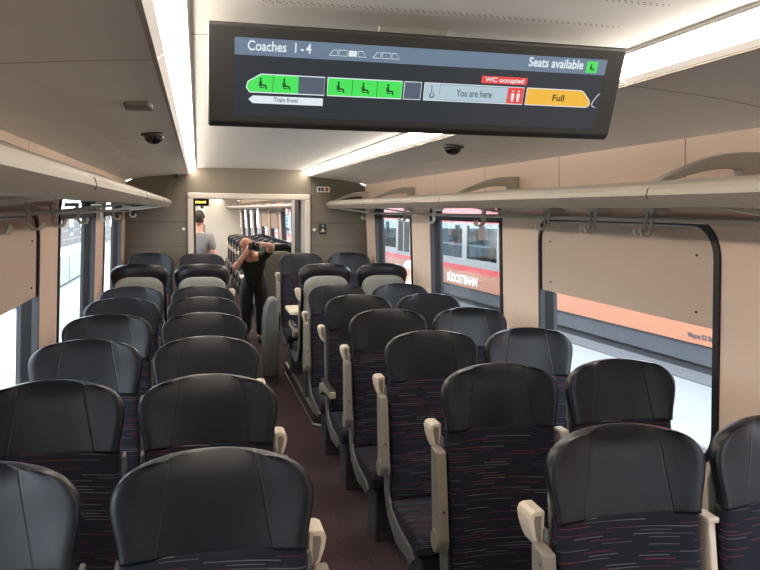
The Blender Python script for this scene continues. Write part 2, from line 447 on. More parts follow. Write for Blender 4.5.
prism(bm, [(-.6, 1.93), (.6, 1.93), (.6, 2.14), (-.6, 2.14)], 1, 0, .05)
place_far(struct(obj('wall_far_near', bm, 'bulk')))

# ------------------------------------------------------------------ luggage racks
LX = .785
def sstep(t): t = max(0, min(1, t)); return t * t * (3 - 2 * t)
def rack(side, label, y0, y1, brs, hooks, far=False, detail=True):
    ym = (y0 + y1) / 2; root = empty('luggage_rack', (side * 1.0, ym, 1.75))
    L = lambda x, y, z: (side * x - root.location.x, y - ym, z - 1.75)
    # tray: lip, thin shelf, closed section, its far end sweeping back to the wall
    sec = [(LX + .004, 1.762), (LX - .004, 1.775), (LX, 1.792), (LX + .012, 1.806), (LX + .04, 1.820), (LX + .07, 1.815), (LX + .10, 1.785), (1.222, 1.770), (1.222, 1.760), (LX + .11, 1.757), (LX + .05, 1.738), (LX + .02, 1.740)]
    ys = [y0] + [y1 - .55 + .55 * i / 10 for i in range(11)]
    bm = NB(); rings = []
    for y in ys:
        e = sstep((y - (y1 - .12)) / .12) * .06 if not far else 0
        rings.append([bm.verts.new(L(x + (e if x < LX + .15 else 0), y, z)) for x, z in sec])
    n = len(sec)
    for A, B in zip(rings, rings[1:]):
        for i in range(n): bm.faces.new((A[i], A[(i + 1) % n], B[(i + 1) % n], B[i]))
    bm.faces.new(rings[0]); bm.faces.new(rings[-1])
    obj('tray', bm, 'rack', root)
    if detail:
        for y in (2.06, 4.10, 6.14):
            bm = NB(); prism(bm, [(side * x - root.location.x, z - 1.75) for x, z in ((LX - .0055, 1.775), (LX - .0015, 1.795), (LX + .004, 1.797), (LX + .004, 1.765), (LX - .001, 1.765))], 1, y - .002 - ym, y + .002 - ym)
            obj('joint', bm, 'seam', root)
    for y in brs:
        # upper swept arm
        bm = NB(); N = 14; top = []; bot = []
        for i in range(N + 1):
            t = i / N; x = LX + .05 + t * (1.19 - LX - .05); zt = 1.808 + .112 * math.sin(t * PI / 2)
            top.append((x, zt)); bot.append((x, zt - .014 - .042 * t))
        pts = top + [(1.229, 1.921), (1.232, 1.775), (1.175, 1.775), (1.170, 1.845)] + bot[:-1][::-1]
        prism(bm, [(side * x - root.location.x, z - 1.75) for x, z in pts], 1, y - .022 - ym, y + .022 - ym)
        obj('bracket', bm, 'bracket', root, bevel=.004)
        bm = NB(); pts = [(LX + .06, 1.745), (1.0, 1.728), (1.236, 1.700), (1.236, 1.686), (1.0, 1.714), (LX + .06, 1.738)]
        prism(bm, [(side * x - root.location.x, z - 1.75) for x, z in pts], 1, y - .35 - ym, y - .325 - ym)
        obj('lower_strut', bm, 'bracket', root)
    # hanging rail with coat hooks
    RX = 1.175
    bm = tube(NB(), [L(RX, y0 + .02, 1.697), L(RX, y1 - .08, 1.697)], .011, 8); obj('rail', bm, 'bracket', root, smooth=True)
    for y in hooks:
        bm = NB()
        for d in (-.02, .02):
            tube(bm, [L(RX, y + d, 1.745), L(RX - .012, y + d, 1.712), L(RX - .016, y + d, 1.69), L(RX - .012, y + d, 1.655), L(RX - .03, y + d, 1.635), L(RX - .055, y + d, 1.637), L(RX - .064, y + d, 1.655), L(RX - .060, y + d, 1.668)], .0065, 6)
        box(bm, *(sorted((L(RX - .02, 0, 0)[0], L(RX + .05, 0, 0)[0]))), y - .035 - ym, y + .035 - ym, 1.725 - 1.75, 1.745 - 1.75)
        obj('coat_hook', bm, 'bracket', root, smooth=False)
    tag(root, label, 'luggage rack')
    return root
rack(1, 'beige overhead luggage rack on the right wall, above the boarded window', -1.9, 8.07, (.15, 2.15, 4.05, 6.18, 7.95), (2.63, 3.06, 3.52, 4.39, 5.40, 6.20, 7.7))
rack(-1, 'beige overhead luggage rack on the left wall, at the left edge of the picture', -1.9, 8.07, (.15, 2.15, 4.05, 6.18, 7.95), (2.63, 3.15, 3.66, 4.40, 5.46, 6.20, 7.7))
for s, nm in ((1, 'right'), (-1, 'left')):
    o = rack(s, 'overhead luggage rack seen through the doorway on the far coach %s wall' % nm, .2, FL - .1, [1.2 + 2.0 * i for i in range(8)], [2.0 + 1.3 * i for i in range(10)], far=True, detail=False)
    place_far(o)

# ------------------------------------------------------------------ seats
def recl(z): return -(1.18 - z) * .15
def pad(z0, z1, W, Wb, rx, rz, F, B, wing=0, crown=0, rb=0, nx=18, nz=16, p=5, off=0, bcrown=0):
    """upholstered slab: half width W, top corner radii rx,rz ; front bulge F, back bulge B"""
    bm = NB(); rows = []
    zs = []
    if rb: zs += [(z0 + rb * (1 - math.cos(PI / 2 * i / 5)), 1 - .25 * (1 - math.sin(PI / 2 * i / 5)) * 0, i / 5) for i in range(5)]
    nmid = nz
    lo = z0 + (rb if rb else 0)
    for i in range(nmid): zs.append((lo + (z1 - rz - lo) * i / nmid, 1, 1))
    K = 9
    for i in range(K + 1):
        a = PI / 2 * i / K; zs.append((z1 - rz + rz * math.sin(a), a, 2))
    out = []
    for z, a, kind in zs:
        f = (z - z0) / (z1 - z0)
        q_ = min(1, f * 1.7); w = Wb + (W - Wb) * q_ * q_ * (3 - 2 * q_)
        if kind == 2: w = W - rx + rx * math.cos(a)
        h = max(0, 1 - ((z1 - z) / rz)) if z > z1 - rz else 0
        ev = math.sqrt(max(0, 1 - h ** 3)) if h > 0 else 1
        if rb and z < z0 + rb: ev = min(ev, math.sqrt(max(0, 1 - ((z0 + rb - z) / rb) ** 2)))
        fr, bk = [], []
        for i in range(nx + 1):
            s = -math.cos(PI * i / nx) if False else math.sin(PI / 2 * (2 * i / nx - 1))
            e = math.sqrt(max(0, 1 - abs(s) ** p)) * ev
            x = s * w; zz = z + crown * (1 - s * s) * max(0, (f - .5) * 2)
            wy = -wing * abs(s) ** 3
            y0 = recl(zz) + off
            fr.append(bm.verts.new((x, y0 + wy - F * e, zz)))
            bk.append(fr[-1] if i in (0, nx) and True else bm.verts.new((x, y0 + wy * .8 + B * e, zz)))
        rows.append((fr, bk))
    for (f0, b0), (f1, b1) in zip(rows, rows[1:]):
        for i in range(nx):
            bm.faces.new((f0[i], f0[i + 1], f1[i + 1], f1[i]))
            q = (b0[i], b1[i], b1[i + 1], b0[i + 1])
            bm.faces.new([v for j, v in enumerate(q) if v not in q[:j]])
    for fr, bk in (rows[0], rows[-1]):
        for i in range(nx):
            q = (fr[i], fr[i + 1], bk[i + 1], bk[i]); q = [v for j, v in enumerate(q) if v not in q[:j]]
            if len(q) > 2:
                try: bm.faces.new(q)
                except Exception: pass
    bmesh.ops.remove_doubles(bm, verts=bm.verts, dist=1e-5)
    return bm

def make_seat(a, aisle=True, arm='up', centre=True):
    """a: +1 when the aisle lies on local +x, -1 on local -x ; the sitter faces local -y"""
    r = empty('train_seat')
    obj('headrest', pad(.955, 1.168, .221, .204, .12, .085, .030, .050, wing=.045, crown=.010, p=6), 'leather', r, smooth=True)
    obj('backrest', pad(.43, .965, .204, .200, .03, .010, .034, .040, wing=.030, rb=.03, p=6), 'fabric', r, smooth=True)
    # back shell
    bm = pad(.30, 1.078, .184, .182, .12, .09, .0, .030, wing=.0, crown=.004, p=8, off=.038)
    obj('back_shell', bm, 'shell', r, smooth=True)
    # cushion
    bm = NB(); prof_c = []
    y1, y0 = -.10, -.58
    for i in range(9): t = i / 8; prof_c.append((y1 + (y0 + .05 - y1) * t,   .435 + .012 * math.sin(t * PI) + .012 * t))
    for i in range(1, 7): an = PI / 2 * i / 6; prof_c.append((y0 + .05 - .05 * math.sin(an), .397 + .05 * math.cos(an)))
    prof_c += [(y0 + .005, .36), (y0 + .05, .345), (y1, .345)]
    prism(bm, prof_c, 0, -.205, .205); obj('seat_cushion', bm, 'fabric', r, bevel=.02, seg=3)
    # side rims
    for s in (-1, 1):
        rim = [(recl(.93) + .045, .93), (recl(.93) - .012, .93), (recl(.6) - .02, .60), (-.135, .46), (-.175, .415), (-.30, .385), (-.50, .375), (-.54, .345), (-.51, .315), (-.28, .30), (-.12, .36), (-.06, .45), (recl(.6) + .045, .60)]
        bm = prism(NB(), rim, 0, s * .212 - .006, s * .212 + .006); obj('side_rim', bm, 'shell_dark', r, bevel=.003)
    # pedestal
    bm = NB(); prism(bm, [(-.42, .345), (-.12, .345), (-.20, .06), (-.20, 0), (-.38, 0), (-.38, .06)], 0, -.14, .14); obj('pedestal', bm, 'base', r, bevel=.01)
    if aisle:
        X = a * .225
        # grab handle on the aisle side of the shell
        hp = [(0, .975), (.026, .975), (.038, .969), (.042, .955), (.038, .93), (.028, .90), (.018, .88), (.008, .872), (0, .876)]
        bm = prism(NB(), [(X - a * .012 + a * x, z) for x, z in hp], 1, -.035, .045)
        gh = obj('grab_handle', bm, 'cream', r, bevel=.009, seg=3)
        bm = prism(NB(), [(X - a * .012 + a * x, z) for x, z in ((.010, .963), (.027, .963), (.030, .950), (.023, .91), (.014, .893), (.010, .893))], 1, -.0365, -.0345)
        obj('recess', bm, 'strip', gh)
        def arm_obj(X, rev=1):
            if arm == 'up':
                pts = [(-.045, .905), (-.115, .900), (-.150, .72), (-.168, .60), (-.150, .555), (-.110, .545), (-.075, .575), (-.072, .64), (-.060, .75)]
            else:
                pts = [(-.065, .60), (-.10, .625), (-.20, .632), (-.44, .640), (-.452, .622), (-.44, .600), (-.22, .590), (-.16, .570), (-.11, .545), (-.075, .56)]
            bm = prism(NB(), pts, 0, X - .018, X + .018); ao = obj('armrest', bm, 'strip', r, bevel=.008, seg=3)
            if arm == 'up':
                for z in (.87, .78, .68): bm = NB(); cyl(bm, (X + rev * .0, recl(z) - .055 - (.0), z), .005, .0375, 0, 10); obj('screw', bm, 'screwhead', ao)
                for z, yy in ((.88, -.1105), (.79, -.1265), (.70, -.1525)): bm = NB(); cyl(bm, (X, yy - .002, z), .005, .004, 1, 10); obj('screw', bm, 'screwhead', ao)
            else:
                bm = box(NB(), X - .016, X + .016, -.452, -.10, .636, .650); obj('arm_pad', bm, 'black', ao, bevel=.005)
                bm = box(NB(), X - .017, X + .017, -.462, -.440, .602, .642); obj('arm_tip', bm, 'cream', ao, bevel=.006)
            bm = NB(); cyl(bm, (X, -.115, .585), .040, .046, 0, 24); obj('pivot', bm, 'strip', ao, bevel=.006)
        arm_obj(X + a * .012)
        # slim centre armrest on the window side, raised
        if not centre: return r
        X2 = -a * .2385
        bm = prism(NB(), [(-.03, .93), (-.075, .93), (-.12, .70), (-.12, .60), (-.07, .58), (-.05, .70)], 0, X2 - .010, X2 + .010); ca = obj('centre_armrest', bm, 'cream', r, bevel=.004)
        bm = box(NB(), X2 - .017, X2 + .017, -.085, -.022, .922, .938); obj('arm_end', bm, 'cream', ca, bevel=.004)
    return r

protoR = make_seat(-1, True, 'up'); protoR2 = make_seat(-1, True, 'down'); protoL = make_seat(1, True, 'up', centre=False); protoW = make_seat(1, False)
used = set()
def seat(proto, x, y, z, rz, label, group, far=False):
    if proto.name not in used: used.add(proto.name); o = proto
    else: o = copy_tree(proto)
    o.location = (x, y, z); o.rotation_euler = (0, 0, rz); tag(o, label, 'train seat', group)
    if far: o.matrix_basis = FM @ Matrix.Translation((x, y, z)) @ Matrix.Rotation(rz, 4, 'Z')
    return o
ROW = [1.735, 2.54, 3.32, 4.10, 4.85, 5.55]
ORD = ['nearest', 'second', 'third', 'fourth', 'fifth', 'sixth']
for i, y in enumerate(ROW):
    o_ = ORD[i]
    w = {0: 'nearest the camera'}.get(i, o_ + ' from the camera')
    seat(protoL, -.503, y, 0, 0, 'navy leather-topped seat on the left of the aisle, aisle side, %s' % w, 'left seats facing the camera')
    seat(protoW, (-1.003, -.985, -.983, -.983, -.983, -.983)[i], y, 0, 0, 'navy leather-topped seat beside the left windows, %s' % w, 'left seats facing the camera')
    seat(protoR2 if i in (4,) else protoR, (.52, .508, .495, .485, .474, .463)[i], y, 0, 0, 'striped navy seat on the right of the aisle, aisle side, %s' % w, 'right seats facing the camera')
    seat(protoW, (.992, .985, .97, .965, .950, .94)[i], y, 0, 0, 'striped navy seat beside the right windows, %s' % w, 'right seats facing the camera')
# reversed bay on the podium (aisle sides swap as the seats are turned round)
pr = PI
gl = make_seat(-1, True, 'down', centre=False); gr = make_seat(1, True, 'down')
seat(gl, -.503, 6.19, .11, pr, 'seat turned away, pale grey back shell showing, left of aisle', 'seats turned away from the camera')
seat(protoW, -.985, 6.22, .11, pr, 'seat turned away, pale grey back shell showing, by the left windows', 'seats turned away from the camera')
seat(gr, .488, 6.18, .11, pr, 'seat turned away with pale shell back, right of the aisle before the table', 'seats turned away from the camera')
seat(protoW, .978, 6.20, .11, pr, 'seat turned away with pale shell back, beside the right windows', 'seats turned away from the camera')
seat(protoL, -.500, 7.74, .11, 0, 'last seat before the bulkhead, left of the aisle', 'last seats before the bulkhead')
seat(protoW, -.983, 7.76, .11, 0, 'last seat before the bulkhead, beside the left windows', 'last seats before the bulkhead')
seat(protoR, .480, 7.72, .11, 0, 'last seat before the bulkhead, right of the aisle behind the table', 'last seats before the bulkhead')
seat(protoW, .985, 7.78, .11, 0, 'last seat before the bulkhead, beside the right windows', 'last seats before the bulkhead')
# seats beyond the doorway
seat(gr, .500, .88, .11, pr, 'seat turned away just beyond the doorway, right of the aisle', 'seats in the far coach', True)
seat(gl, -.52, .60, .0, pr, 'seat just beyond the doorway, left of the aisle before the standing person', 'seats in the far coach', True)
for i in range(8):
    y = 2.3 + .8 * i
    seat(gr, .50, y, 0, pr, 'one of the row of seats receding in the far coach, right of its aisle', 'seats receding in the far coach', True)
    seat(protoW, .985, y, 0, pr, 'one of the seats receding in the far coach along its right windows', 'window seats receding in the far coach', True)
    if i > 1: seat(gl, -.50, y, 0, pr, 'one of the row of seats receding in the far coach, left of its aisle', 'seats receding left in the far coach', True)

# tables in the bays
def table(x0, x1, y0, y1, z, label, far=False):
    r = empty('bay_table', ((x0 + x1) / 2, (y0 + y1) / 2, .11)); cx, cy = r.location.x, r.location.y
    bm = prism(NB(), [(a - cx, b - cy) for a, b in rrect(x0, x1, y0, y1, .05)], 2, z - .11 - .03, z - .11); obj('table_top', bm, 'tabletop', r, bevel=.006)
    bm = box(NB(), -.04, .04, -.05, .05, 0, z - .14); obj('table_leg', bm, 'shell', r, bevel=.01)
    tag(r, label, 'table')
    if far: r.matrix_basis = FM @ Matrix.Translation(r.location)
M['tabletop'] = mottled('pale_wood_laminate', (.62, .52, .40), (.58, .48, .37), 9, .4)
table(.25, 1.20, 6.62, 7.10, .83, 'pale cream fixed table between the facing right seats')
table(-1.20, -.32, 6.62, 7.10, .83, 'pale cream fixed table between the facing left seats')
table(.04, .26, 1.0, 1.42, .83, 'small pale table beyond the doorway, beside the person with a camera', far=True)

M['litter'] = mottled('dull_grey_moulding', (.085, .09, .082), (.075, .08, .073), 4, .5)
# rounded grey litter unit beside the last right seat
r = empty('litter_unit', (.168, 7.60, 0))
out = []
bm = prism(NB(), [(-.08, .05), (.07, .05), (.07, .84), (.01, .86), (-.035, .82), (-.07, .74), (-.084, .62), (-.088, .45)], 1, -.10, .12); obj('housing', bm, 'litter', r, bevel=.03, seg=4)
bm = box(NB(), .0, .06, -.112, -.100, .10, .62); obj('front_flap', bm, 'shell_dark', r, bevel=.004)
bm = box(NB(), -.08, .065, -.09, .11, 0, .05); obj('plinth', bm, 'base', r)
tag(r, 'rounded grey litter unit at the aisle end of the last right seat', 'litter bin')

# ------------------------------------------------------------------ bulkhead fittings
def emp(loc): return empty('x', loc)
M['white'] = mat('white_plate', (.75, .74, .72), .4); M['red'] = mat('red_print', (.55, .05, .05), .4); M['dkprint'] = mat('dark_print', (.05, .05, .05), .5)
r = empty('notice_plate', (.775, YB - .004, 1.94)); bm = box(NB(), -.07, .07, -.004, .004, -.03, .03); obj('plate', bm, 'white', r, bevel=.004)
for x in (-.045, -.012):
    bm = box(NB(), x - .012, x + .012, -.006, -.004, -.018, .018); obj('pictogram', bm, 'dkprint', r)
bm = NB(); cyl(bm, (.035, -.005, 0), .022, .002, 1, 4); box(bm, .025, .045, -.0065, -.004, -.02, .02); obj('red_mark', bm, 'red', r)
tag(r, 'small white notice plate with red mark high on the bulkhead', 'sign')
r = empty('alarm_unit', (.765, YB - .01, 1.52)); bm = box(NB(), -.04, .04, -.015, .01, -.055, .055); obj('case', bm, 'black', r, bevel=.006)
bm = prism(NB(), [(-.024, -.03), (.024, -.03), (.0, .012)], 1, -.018, -.0145); obj('triangle', bm, 'cream', r)
bm = NB(); cyl(bm, (0, -.016, .034), .010, .006, 1, 16); obj('button', bm, 'metal', r)
tag(r, 'small black alarm box on the bulkhead right of the doorway', 'alarm')
for s, nm in ((1, 'right'), (-1, 'left')):
    bm = NB(); cyl(bm, (s * .675, YB - .012, 1.512), .016, .024, 1, 20); o = obj('wall_button', bm, 'white', bevel=.004)
    tag(o, 'tiny round white button on the bulkhead, %s of the doorway' % nm, 'button')

# ceiling fittings
def dome(x, y, z, label, cat='camera', rr=.045):
    r = empty('dome_camera', (x, y, z)); bm = NB(); cyl(bm, (0, 0, -.004), rr * 1.25, .012, 2, 32); obj('mount_ring', bm, 'shell_dark', r, bevel=.003)
    bm = NB(); ellipsoid(bm, (0, 0, -.008), (rr, rr, rr * .85), 24, 14); o = obj('dome', bm, 'domeblack', r, smooth=True)
    tag(r, label, cat)
M['domeblack'] = mat('smoked_dome', (.01, .01, .012), .08, coat=.5)
dome(-.726, 3.70, 2.060, 'black dome camera on the left ceiling, beyond the square detector')
dome(.757, 3.80, 2.058, 'black dome camera on the right ceiling, beyond the hanging screen')
dome(-.735, 8.0, 2.060, 'tiny dark dome sensor on left ceiling, against the bulkhead', rr=.03)
r = empty('ceiling_detector', (-.718, 2.68, 2.064)); bm = prism(NB(), [(a, b) for a, b in rrect(-.045, .045, -.05, .05, .018)], 2, -.018, .004); obj('body', bm, 'shell', r, bevel=.006)
bm = box(NB(), -.047, .047, .045, .056, -.016, .0); obj('dark_edge', bm, 'dkprint', r, bevel=.003)
tag(r, 'square grey detector on the left ceiling beside the strip light', 'detector')

# ------------------------------------------------------------------ the hanging screen
TL, TR, BL, BR = [Vector(v) for v in ((-.456, 1.611, 2.0695), (.3745, 1.611, 2.0695), (-.456, 1.666, 1.9205), (.3745, 1.666, 1.9205))]
ang = math.atan2(.055, .147); Hs = math.hypot(.055, .147); Ws = .8305
S = empty('information_screen', ((TL + BR) / 2)); S.rotation_euler = (0, 0, 0)
tag(S, 'wide black information screen hanging from the ceiling, showing coach occupancy', 'screen')
tiltM = (PI / 2 + 0)   # screen-plane parts: local x right, local y up the screen, local z towards the viewer
def plane_rot(): return (PI / 2 + ang, 0, 0)
def emi(name, c, s=.84):
    m = mat(name, (0.01, .01, .01), .3, emis=c, es=s); return m
M['s_bg'] = emi('screen_navy', (.020, .027, .036)); M['s_band'] = emi('screen_blue_band', (.14, .20, .285)); M['s_white'] = emi('screen_white', (.72, .80, .85))
M['s_green'] = emi('screen_green', (.06, .74, .10)); M['s_grey'] = emi('screen_slate', (.085, .11, .155)); M['s_red'] = emi('screen_red', (.78, .06, .06))
M['s_yel'] = emi('screen_amber', (.85, .46, .045)); M['s_pale'] = emi('screen_pale', (.42, .55, .62)); M['s_dark'] = emi('screen_black', (.006, .012, .008)); M['s_txt'] = emi('screen_grey_text', (.10, .13, .16))
# housing
def house_pts():
    # section in (y,z) : front face tilted, back box
    return
W0, W1 = -.508, .418
c = S.location
fy = lambda z: 1.611 + (2.064 - z) * .3741 - .0100
sec = [(fy(2.090) + .004, 2.094), (fy(2.086), 2.088), (fy(1.904), 1.904), (fy(1.896) + .012, 1.895), (1.76, 1.905), (1.775, 1.94), (1.775, 2.084)]
bm = prism(NB(), [(y - c.y, z - c.z) for y, z in sec], 0, W0 - c.x, W1 - c.x)
obj('housing', bm, 'housing' if 'housing' in M else mat('anthracite_housing', (.024, .024, .024), .42), S, bevel=.010, seg=3)
bm = box(NB(), -.08, .08, .115, .135, .085, .150); obj('mount', bm, 'shell', S)
fr = Vector((0, -math.cos(ang), -math.sin(ang)))   # normal towards the viewer and down
org = c.copy()
def sp(u, v, d=0):
    """u,v in 0..1 of the lit area from its top-left ; d metres in front ; returned relative to S"""
    p = TL + (TR - TL) * u + (BL - TL) * v + fr * d
    return p - c
D0 = .0112
def spoly(name, pts, m, d, parent, th=.0006):
    bm = NB(); A = [bm.verts.new(sp(u, v, D0 + d)) for u, v in pts]; B = [bm.verts.new(sp(u, v, D0 + d - th)) for u, v in pts]
    bm.faces.new(A); bm.faces.new(B)
    for i in range(len(A)): bm.faces.new((A[i], A[(i + 1) % len(A)], B[(i + 1) % len(A)], B[i]))
    return obj(name, bm, m, parent)
LCD = spoly('display_panel', [(0, 0), (1, 0), (1, 1), (0, 1)], 's_bg', 0, S, .004)
spoly('header_band', [(0, 0), (1, 0), (1, .215), (0, .215)], 's_band', .0006, LCD)
# photograph pixel -> panel coordinates
Q = ((234.7, 36.7), (605.9, 60.2), (594.8, 128.8), (234.3, 113.5))
def homog():
    (x0, y0), (x1, y1), (x2, y2), (x3, y3) = Q
    dx1, dx2, dx3 = x1 - x2, x3 - x2, x0 - x1 + x2 - x3; dy1, dy2, dy3 = y1 - y2, y3 - y2, y0 - y1 + y2 - y3
    den = dx1 * dy2 - dx2 * dy1; g = (dx3 * dy2 - dx2 * dy3) / den; h = (dx1 * dy3 - dx3 * dy1) / den
    return Matrix(((x1 - x0 + g * x1, x3 - x0 + h * x3, x0), (y1 - y0 + g * y1, y3 - y0 + h * y3, y0), (g, h, 1))).inverted()
HM = homog()
def uv(x, y): v = HM @ Vector((x, y, 1)); return (v.x / v.z, v.y / v.z)
def hx(x): # panel u of a pixel column measured along the middle line
    return uv(x, 93)[0]
def rows(a, b): return a, b
def srect(name, u0, u1, v0, v1, m, d, parent): return spoly(name, [(u0, v0), (u1, v0), (u1, v1), (u0, v1)], m, d, parent)
def stext(name, body, u0, v_base, u1, m, d, parent, cap=None):
    """lettering from u0 to u1 standing on v_base"""
    o = text(name, body, .02, m, parent, (0, 0, 0), plane_rot(), .0002, bold=.00035)
    w = max(v.co.x for v in o.data.vertices) - min(v.co.x for v in o.data.vertices); x0 = min(v.co.x for v in o.data.vertices)
    hcap = max(v.co.y for v in o.data.vertices)
    sx = (u1 - u0) * Ws / w; sy = cap * Hs / hcap if cap else sx
    o.scale = (sx, sy, 1); o.location = sp(u0, v_base, D0 + d) - Vector((x0 * sx, 0, 0))
    return o
VT, VB = .50, .745      # coach pictogram band
vt = uv(350, 78)[1]; vb = uv(350, 96)[1]
vt, vb = uv(320, 76.2)[1], uv(320, 93.8)[1]
def outline(name, pts, m, d, parent, w=.0012):
    pp = [sp(u, v, D0 + d) for u, v in pts]; bm = NB()
    tube(bm, pp + [pp[0]], w * .5, 5, cap=False); return obj(name, bm, m, parent)
def icon(u, v, h, parent, m='s_dark'):
    """small seated figure pictogram centred at u,v with height h (fraction of the panel)"""
    k_ = h * Hs / Ws
    bm = NB()
    def poly(pts):
        A = [bm.verts.new(sp(u + a * k_, v - b * h, D0 + .0024)) for a, b in pts]; B = [bm.verts.new(sp(u + a * k_, v - b * h, D0 + .0014)) for a, b in pts]
        bm.faces.new(A); bm.faces.new(B)
        for i in range(len(A)): bm.faces.new((A[i], A[(i + 1) % len(A)], B[(i + 1) % len(A)], B[i]))
    poly([(-.16 + .10 * math.cos(t), .42 + .10 * math.sin(t)) for t in [i * PI / 4 for i in range(8)]])
    poly([(-.26, .28), (-.08, .28), (-.02, -.08), (-.20, -.08)])
    poly([(-.20, -.08), (-.20, -.22), (.30, -.22), (.30, -.10), (-.02, -.08)])
    poly([(.20, -.12), (.34, -.12), (.44, -.48), (.30, -.48)])
    poly([(-.36, .10), (-.28, .10), (-.16, -.32), (.18, -.32), (.18, -.40), (-.22, -.40)])
    return obj('seat_pictogram', bm, m, parent)
# header lettering
stext('lettering', 'Coaches  1\u2009-\u20094', hx(247), .150, hx(308.7), 's_white', .0016, LCD, cap=.125)
stext('lettering', 'Seats available', .868 - .0, .165, uv(583.1, 66)[0], 's_white', .0016, LCD, cap=.15).location
for o in list(C.objects)[-1:]:
    bpy.data.objects.remove(o)
ua, ub = uv(527.0, 62)[0], uv(581.5, 66)[0]
stext('lettering', 'Seats available', ua, .145, ub, 's_white', .0016, LCD, cap=.125)
u0, u1 = uv(585.2, 66)[0], uv(596, 66)[0]
b_ = srect('green_key', u0, u1, .035, .19, 's_green', .0012, LCD); icon((u0 + u1) / 2, .115, .10, LCD)
# mini train symbols
def mini(x0, x1, n, fill):
    a, b = uv(x0, 52)[0], uv(x1, 55)[0]; w = (b - a) / n; va, vb_ = .085, .158
    for i in range(n):
        p0, p1 = a + w * i + .002, a + w * (i + 1) - .002
        if i == 0: pts = [(p0, vb_), (p0 + w * .45, va), (p1, va), (p1, vb_)]
        elif i == n - 1: pts = [(p0, va), (p0 + w * .45, va), (p1, vb_), (p0, vb_)]
        else: pts = [(p0, va), (p1, va), (p1, vb_), (p0, vb_)]
        if i == fill: spoly('train_symbol', pts, 's_white', .0012, LCD)
        else: outline('train_symbol', pts, 's_white', .0012, LCD, .0012)
mini(327.4, 365.6, 4, 2); mini(370.8, 398.9, 3, 9)
# first coach
KX = ((246, 0), (325, -1.2), (402, -1.2), (522, 2.0), (589, 3.8), (700, 3.8))
def ux(x):
    for (a_, ca), (b_, cb_) in zip(KX, KX[1:]):
        if x <= b_: return uv(x + ca + (cb_ - ca) * (x - a_) / (b_ - a_), 86)[0]
a, b1, b2, b3 = ux(246.3), ux(273.2), ux(298.7), ux(325)
cut = .035
spoly('coach_cell', [(a, vb - .06), (a + .004, vt + .10), (a + cut, vt), (b1, vt), (b1, vb), (a + .008, vb)], 's_green', .0010, LCD)
srect('coach_cell', b1, b2, vt, vb, 's_green', .0010, LCD); srect('coach_cell', b2, b3, vt, vb, 's_grey', .0010, LCD)
outline('coach_outline', [(a, vb - .06), (a + .004, vt + .10), (a + cut, vt), (b3, vt), (b3, vb), (a + .008, vb)], 's_white', .0016, LCD, .0022)
srect('divider', b1 - .0006, b1 + .0006, vt, vb, 's_dark', .0014, LCD)
icon(ux(262.3), (vt + vb) / 2, (vb - vt) * .62, LCD); icon((b1 + b2) / 2, (vt + vb) / 2, (vb - vt) * .62, LCD)
va_, vb_ = vb + .045, vb + .145
spoly('direction_arrow', [(ux(248.6), (va_ + vb_) / 2), (ux(253), va_), (ux(324.2), va_), (ux(324.2), vb_), (ux(253), vb_)], 's_white', .0010, LCD)
stext('lettering', 'Train front', ux(274), vb_ - .03, ux(299), 's_txt', .0016, LCD, cap=.062)
# second coach
c0, c1, c2, c3 = ux(328), ux(352.8), ux(377.5), ux(402.3)
for p, q in ((c0, c1), (c1, c2), (c2, c3)):
    srect('coach_cell', p, q, vt, vb, 's_green', .0010, LCD); icon((p + q) / 2, (vt + vb) / 2, (vb - vt) * .62, LCD)
for p in (c1, c2): srect('divider', p - .0006, p + .0006, vt, vb, 's_dark', .0014, LCD)
outline('coach_outline', [(c0, vt), (c3, vt), (c3, vb), (c0, vb)], 's_white', .0016, LCD, .0022)
p, q = ux(404.4), ux(421); srect('coach_cell', p, q, vt, vb, 's_grey', .0010, LCD); outline('coach_outline', [(p, vt), (q, vt), (q, vb), (p, vb)], 's_white', .0016, LCD, .0018)
# this coach
p0, p1, p2, p3 = ux(424), ux(439.3), ux(506.2), ux(521.8)
srect('coach_cell', p0, p1, vt, vb, 's_pale', .0010, LCD); srect('coach_cell', p1, p2, vt, vb, 's_pale', .0010, LCD); srect('coach_cell', p2, p3, vt, vb, 's_red', .0010, LCD)
outline('coach_outline', [(p0, vt), (p3, vt), (p3, vb), (p0, vb)], 's_white', .0016, LCD, .0016)
outline('cell_outline', [(p1, vt + .012), (p2 - .001, vt + .012), (p2 - .001, vb - .012), (p1, vb - .012)], 's_txt', .0018, LCD, .0010)
stext('lettering', 'You are here', ux(455.8), (vt + vb) / 2 + .045, ux(490.8), 's_txt', .0016, LCD, cap=.095)
# wheelchair symbol
k_ = (vb - vt); um = (p0 + p1) / 2
bm = NB(); pts = []
for i in range(9): t = math.radians(110 + 230 * i / 8); pts.append(sp(um + .0052 * math.cos(t), (vt + vb) / 2 + .05 - .028 * math.sin(t), D0 + .002))
tube(bm, pts, .0012, 5); tube(bm, [sp(um - .001, vt + .06, D0 + .002), sp(um - .0005, vt + .13, D0 + .002), sp(um + .005, vt + .13, D0 + .002), sp(um + .007, vt + .19, D0 + .002)], .0009, 5)
ellipsoid(bm, sp(um - .0015, vt + .045, D0 + .002), (.0016, .0006, .0016), 8, 6); obj('wheelchair_symbol', bm, 's_dark', LCD)
for dx in (-.008, .008):
    u = (p2 + p3) / 2 + dx; bm = NB(); ellipsoid(bm, sp(u, vt + .055, D0 + .002), (.0020, .0006, .0020), 8, 6)
    A = [bm.verts.new(sp(u + x, vt + y, D0 + .002)) for x, y in ((-.0045, .085), (.0045, .085), (.004, .15), (.0025, .20), (-.0025, .20), (-.004, .15))]; bm.faces.new(A)
    obj('toilet_symbol', bm, 's_white', LCD)
w0, w1 = uv(480.5, 78)[0], uv(526.3, 80)[0]
